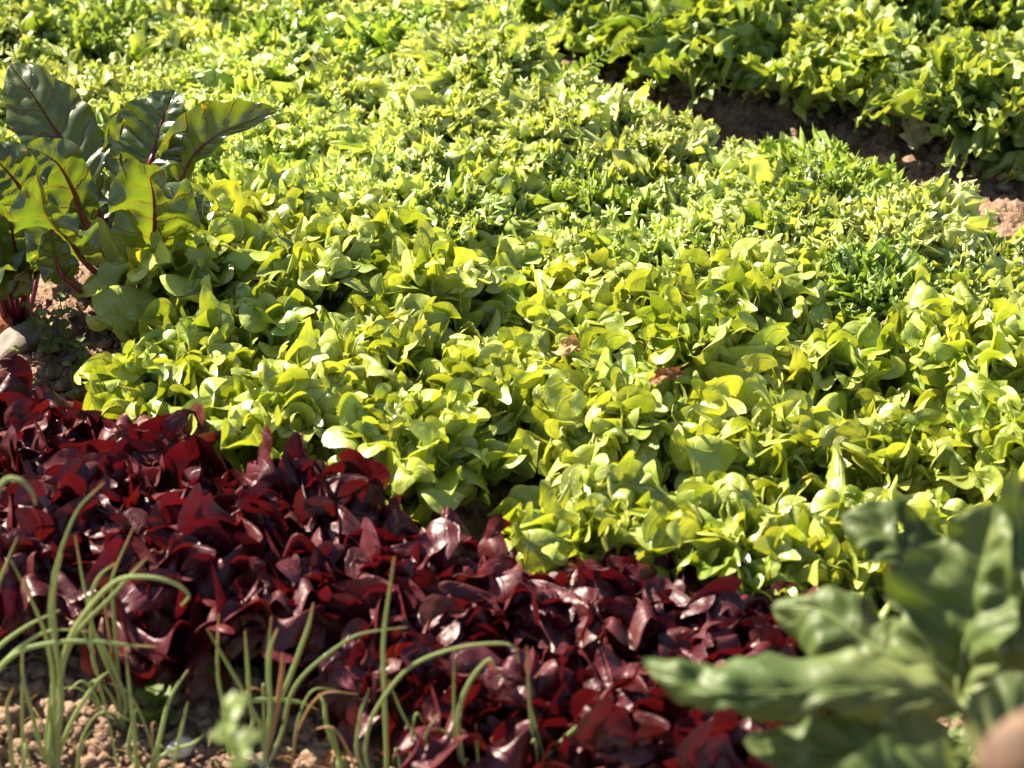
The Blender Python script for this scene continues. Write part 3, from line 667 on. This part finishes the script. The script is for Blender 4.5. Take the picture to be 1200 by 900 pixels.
# feathery shoot above the endives
bf = base_at(660, 170); t = np.array(bf)
root = thing('feathery_weed', 'feathery toothed shoot poking above the endives by the soil path', 'weed', bf)
stem = [t, np.array(at_y(672, 100, bf[1])), np.array(at_y(697, 72, bf[1])), np.array(at_y(728, 48, bf[1]))]
MB().add(*tube([p - t for p in stem], [.0016, .0012, .0006], 24, 6)).obj('stem', M_FRISEE, root)
C = catmull([p - t for p in stem], 60)
for k in range(9):
    i = 26 + int(33 * k / 8); L = .020 * (1.05 - k / 10)
    for sg in (-1, 1):
        T = unit(C[min(59, i + 1)] - C[i - 1]); d = unit(np.array([-T[2], 0, T[0]]) * sg + T * .6)
        p = C[i]; rib = [p, p + d * L * .4, p + d * L * .8, p + d * L]
        V, F, A = rib_leaf(rib, L * .16, (0, -1, .4), rsW, .4, .1, 14, 6, shape='lance'); MB().add(V, F, A).obj('leaflet', M_FRISEE, root)

# ---------------------------------------------------------------- onion seedlings
CL = [
 ('cluster at the left with the tallest curved leaf', 66, 893, [
    [(63, 877), (70, 800), (60, 733), (60, 700), (67, 660), (90, 600), (122, 565)], [(67, 877), (72, 817), (65, 750), (63, 700), (72, 650)],
    [(58, 887), (63, 817), (57, 760), (43, 717), (13, 657)], [(70, 813), (76, 765), (95, 725), (133, 683), (167, 676), (200, 682), (221, 697), (212, 710)],
    [(68, 850), (72, 790), (90, 742), (130, 700), (155, 672), (172, 654)], [(70, 883), (87, 840), (113, 800), (127, 787)], [(50, 883), (37, 833), (28, 800), (25, 763)],
    [(55, 880), (57, 830), (62, 790)]]),
 ('cluster second from the left, leaning to the left', 143, 848, [
    [(143, 840), (138, 810), (117, 760), (107, 727), (97, 680), (88, 628)], [(142, 830), (137, 767), (132, 700), (133, 673), (157, 617)],
    [(147, 820), (127, 770), (108, 735), (107, 700), (117, 675), (135, 660)], [(133, 820), (113, 787), (107, 750), (106, 710)],
    [(135, 790), (126, 730), (120, 690)]]),
 ('single stem right of the second onion clump', 160, 905, [[(160, 897), (157, 850), (153, 817), (147, 760)], [(158, 895), (150, 880), (155, 850), (160, 830)]]),
 ('onion at the left edge with leaves bent to the right', 20, 915, [
    [(15, 900), (12, 860), (8, 830), (15, 807)], [(27, 900), (26, 830), (27, 763)], [(-20, 870), (-10, 800), (20, 765), (67, 753), (113, 752), (150, 756), (183, 758)]]),
 ('onion outside the left edge arching into view', -45, 880, [
    [(-40, 860), (-25, 810), (0, 782), (25, 757), (60, 739), (103, 740)], [(-45, 860), (-30, 790), (0, 757), (33, 733), (70, 715)],
    [(-40, 830), (-20, 640), (0, 570), (22, 562), (38, 578), (42, 592)], [(-35, 830), (-20, 740), (0, 680), (20, 630)]]),
 ('pair of short leaves left of the blurred weed', 190, 915, [[(183, 893), (190, 853), (200, 817), (220, 785)], [(203, 897), (213, 853), (220, 823)], [(175, 900), (200, 880), (225, 872), (240, 860)]]),
 ('onion clump with a dry tipped upright leaf', 310, 905, [
    [(307, 897), (317, 840), (313, 787), (318, 723)], [(316, 840), (315, 790), (317, 760), (325, 737)], [(308, 893), (320, 840), (337, 800), (357, 747), (363, 728), (367, 707)],
    [(330, 860), (340, 817), (360, 787), (400, 755), (427, 742), (477, 735)], [(305, 850), (300, 840), (283, 807), (260, 767), (243, 737)],
    [(267, 840), (290, 823), (320, 820), (350, 823), (373, 832)], [(318, 860), (326, 820), (331, 780), (331, 765)]]),
 ('thin onion left of the dry tipped one', 275, 895, [[(268, 880), (262, 830), (255, 787), (256, 720)], [(296, 850), (293, 827), (290, 780), (287, 740)]]),
 ('small curled onion right of the dry tipped one', 400, 900, [[(397, 890), (383, 850), (380, 825), (373, 813)], [(398, 892), (392, 875), (382, 862)]]),
 ('onion with one straight leaf and a long arch over the red lettuce', 450, 925, [
    [(453, 897), (450, 800), (450, 743), (462, 653)], [(430, 897), (432, 853), (450, 817), (483, 780), (533, 760), (583, 754), (603, 760), (608, 777)],
    [(420, 890), (422, 840), (433, 807)], [(510, 897), (477, 847), (455, 797)], [(493, 893), (500, 860), (515, 835)]]),
 ('onion with a hooked dry tip in front of the red lettuce', 545, 945, [
    [(543, 897), (533, 857), (532, 760)], [(542, 893), (537, 840), (550, 800), (573, 773), (582, 787)], [(537, 877), (525, 860), (510, 853)]]),
 ('rightmost onion, standing before the red lettuces', 640, 955, [
    [(630, 897), (622, 840), (617, 757)], [(640, 897), (660, 867), (693, 840), (727, 827)], [(638, 897), (630, 860), (623, 830)]]),
]
rsO = np.random.RandomState(4)
for lab, bx, by, lv in CL:
    b = base_at(bx, by); bn = np.array(b)
    root = thing('onion_seedling', 'green ' + lab if lab.startswith(('onion', 'cluster')) else lab, 'onion', b, 'young onion plants along the bottom edge')
    MB().add(*tube([np.array([0, 0, -.005]), np.array([0, 0, .008]), np.array([0.001, 0, .02])], [.0045, .005, .003], 8, 8)).obj('bulb', M_ONION, root)
    for _ in range(3 if len(lv) > 2 else 1):
        a = rsO.rand() * 6.28; h_ = rsO.uniform(.05, .13); o_ = rsO.uniform(.01, .07); d = np.array([math.cos(a), math.sin(a) * .6, 0])
        q0 = d * .008 + np.array([rsO.uniform(-.02, .02), rsO.uniform(-.01, .01), .004])
        MB().add(*tube([q0, q0 + d * o_ * .15 + np.array([0, 0, h_ * .5]), q0 + d * o_ * .5 + np.array([0, 0, h_ * .9]), q0 + d * o_ + np.array([0, 0, h_ * rsO.uniform(.7, 1.05)])],
                       [.0011, .0013, .0011, .0003], 26, 7)).obj('leaf', M_DRY if rsO.rand() < .2 else M_ONION, root)
    for path in lv:
        dy = rsO.uniform(-.03, .03); n = len(path)
        P = [np.array(at_y(x, y, b[1] + dy * (k + 1) / n)) - bn for k, (x, y) in enumerate(path)]
        P = [np.array([rsO.uniform(-.003, .003), rsO.uniform(-.003, .003), .006])] + P
        r = rsO.uniform(.0019, .0027) if n > 3 else .0017
        MB().add(*tube(P, [r * .9, r, r, r * .95, r * .75, r * .25], 40, 8, .8)).obj('leaf', M_DRY if path[0] in ((135, 790), (318, 860)) else M_ONION, root)

rsL = np.random.RandomState(21); mb = MB()
for (x0, y0, x1, y1, n_) in ((-40, 750, 540, 920, 110), (-20, 380, 130, 470, 25), (660, 60, 1220, 220, 45)):
    for _ in range(n_):
        p = at_z(rsL.uniform(x0, x1), rsL.uniform(y0, y1)); L_ = rsL.uniform(.012, .045); a = rsL.rand() * 6.28; zz = ground(p.x, p.y) + .006
        q0 = np.array([p.x, p.y, zz]); d = np.array([math.cos(a), math.sin(a), 0]); sd_ = np.array([-d[1], d[0], .3]) * L_ * rsL.uniform(-.25, .25)
        mb.add(*tube([q0, q0 + d * L_ * .5 + sd_ + np.array([0, 0, .004]), q0 + d * L_ + np.array([0, 0, rsL.uniform(0, .008)])], [.0005, .0006, .0003], 6, 5))
tag(mb.obj('plant_litter', M_DRY), 'thin straw and root bits strewn over the bare soil', 'litter', kind='stuff')

# ---------------------------------------------------------------- stones, wilted leaves, seed head
def stone(name, label, cat, px, py, size, mat, seed, rough=.16, lift=.3, group=None):
    global rng
    import bmesh
    bm = bmesh.new(); bmesh.ops.create_icosphere(bm, subdivisions=4, radius=1)
    V = np.array([v.co[:] for v in bm.verts]); F = np.array([[v.index for v in f.verts] for f in bm.faces]); bm.free()
    V = V * (1 + rough * fbm(V * 1.1 + seed * 3.1, 2)[:, None] + rough * .15 * fbm(V * 5 + seed, 2)[:, None]) * np.array(size)
    b = base_at(px, py)
    o = MB().add(V, F).obj(name, mat, None, loc=(b[0], b[1], b[2] + size[2] * lift)); o.rotation_euler = (0, 0, seed)
    return tag(o, label, cat, group)
stone('stone', 'smooth pale pinkish stone under the beetroot leaves', 'stone', 22, 402, (.042, .026, .02), M_STONE, 1, lift=.5)
stone('brick_fragment', 'orange red brick fragment behind the pale stone at the left edge', 'brick', 3, 386, (.016, .014, .016), M_BRICK, 2, .25, .9)
stone('stone', 'pale pink clod shaped stone on the far soil path', 'stone', 1000, 150, (.017, .013, .011), M_STONE, 3, .35)
stone('stone', 'whitish stone at the bottom edge left of the blurred weed', 'stone', 213, 878, (.014, .011, .014), M_WHITE, 4, .3)
stone('stone', 'small pale green grey pebble among the onions', 'stone', 272, 822, (.010, .008, .007), M_WHITE, 5)
stone('stone', 'orange pebble at the bottom edge right of the onion clump', 'stone', 390, 890, (.011, .009, .009), M_BRICK, 6)
stone('stone', 'flat pale stone chip on the shaded soil left of the lettuce', 'stone', 80, 418, (.012, .006, .004), M_STONE, 7)

def loose_leaf(name, label, pts, Wd, n, mat, seed, cup=.8, ruf=.4):
    rs = np.random.RandomState(seed); P = [np.array(p) for p in pts]; b = P[0]
    V, F, A = rib_leaf([p - b for p in P], Wd, n, rs, cup, ruf, 30, 16, bumpy=.25, shape='ovate')
    o = MB().add(V, F, A).obj(name, mat, None, loc=tuple(b)); return tag(o, label, 'leaf')
g = lambda px, py, z: tuple(at_z(px, py, z))
loose_leaf('wilted_leaf', 'pale yellow wilted leaf standing on the soil path below the far lettuces', [g(1078, 170, .005), g(1072, 158, .02), g(1066, 148, .035), g(1060, 134, .05)], .022, (.2, -.8, .5), M_PALE, 1, .9)
loose_leaf('wilted_leaf', 'pale dried leaf under the green lettuce by the dark gap', [g(228, 530, .03), g(255, 520, .03), g(280, 508, .04), g(305, 505, .05)], .022, (0, -.4, .9), M_PALE, 2, .5)
loose_leaf('brown_leaf', 'small reddish brown withered leaf lying on the green lettuces', [g(762, 448, .15), g(775, 440, .165), g(790, 437, .165), g(805, 438, .16)], .007, (0, -.6, .8), M_BROWN, 3)
loose_leaf('brown_leaf', 'light brown withered leaf scrap between two green lettuce heads', [g(652, 412, .14), g(662, 408, .155), g(672, 403, .155), g(678, 414, .15)], .009, (0, -.6, .8), M_DRY, 4)
loose_leaf('dry_leaf', 'whitish dry leaf scrap under the large blurred leaves', [tuple(at_d(1050, 846, 1.84)), tuple(at_d(1030, 838, 1.85)), tuple(at_d(1012, 838, 1.86)), tuple(at_d(990, 832, 1.88))], .018, (0, -.5, .8), M_PALE, 5, .5)

# brown seed head on a stalk, very near the lens
bs = at_d(1186, 880, 1.30); sb = np.array([bs.x + .05, bs.y - .10, 0.0])
root = thing('seed_head', 'strongly blurred pinkish brown dried seed head in the bottom right corner', 'seed head', tuple(sb))
V = IV * (1 + .25 * fbm(IV * 1.6 + 4, 3)[:, None]) * np.array([.026, .026, .030]) + np.array(bs) - sb + np.array([.006, 0, -.008])
MB().add(V, IF).obj('head', M_SEED, root)
MB().add(*tube([np.zeros(3), (np.array(bs) - sb) * np.array([.3, .3, .5]), np.array(bs) - sb - np.array([0, 0, .02])], [.004, .003, .0025], 24, 8)).obj('stalk', M_DRY, root)
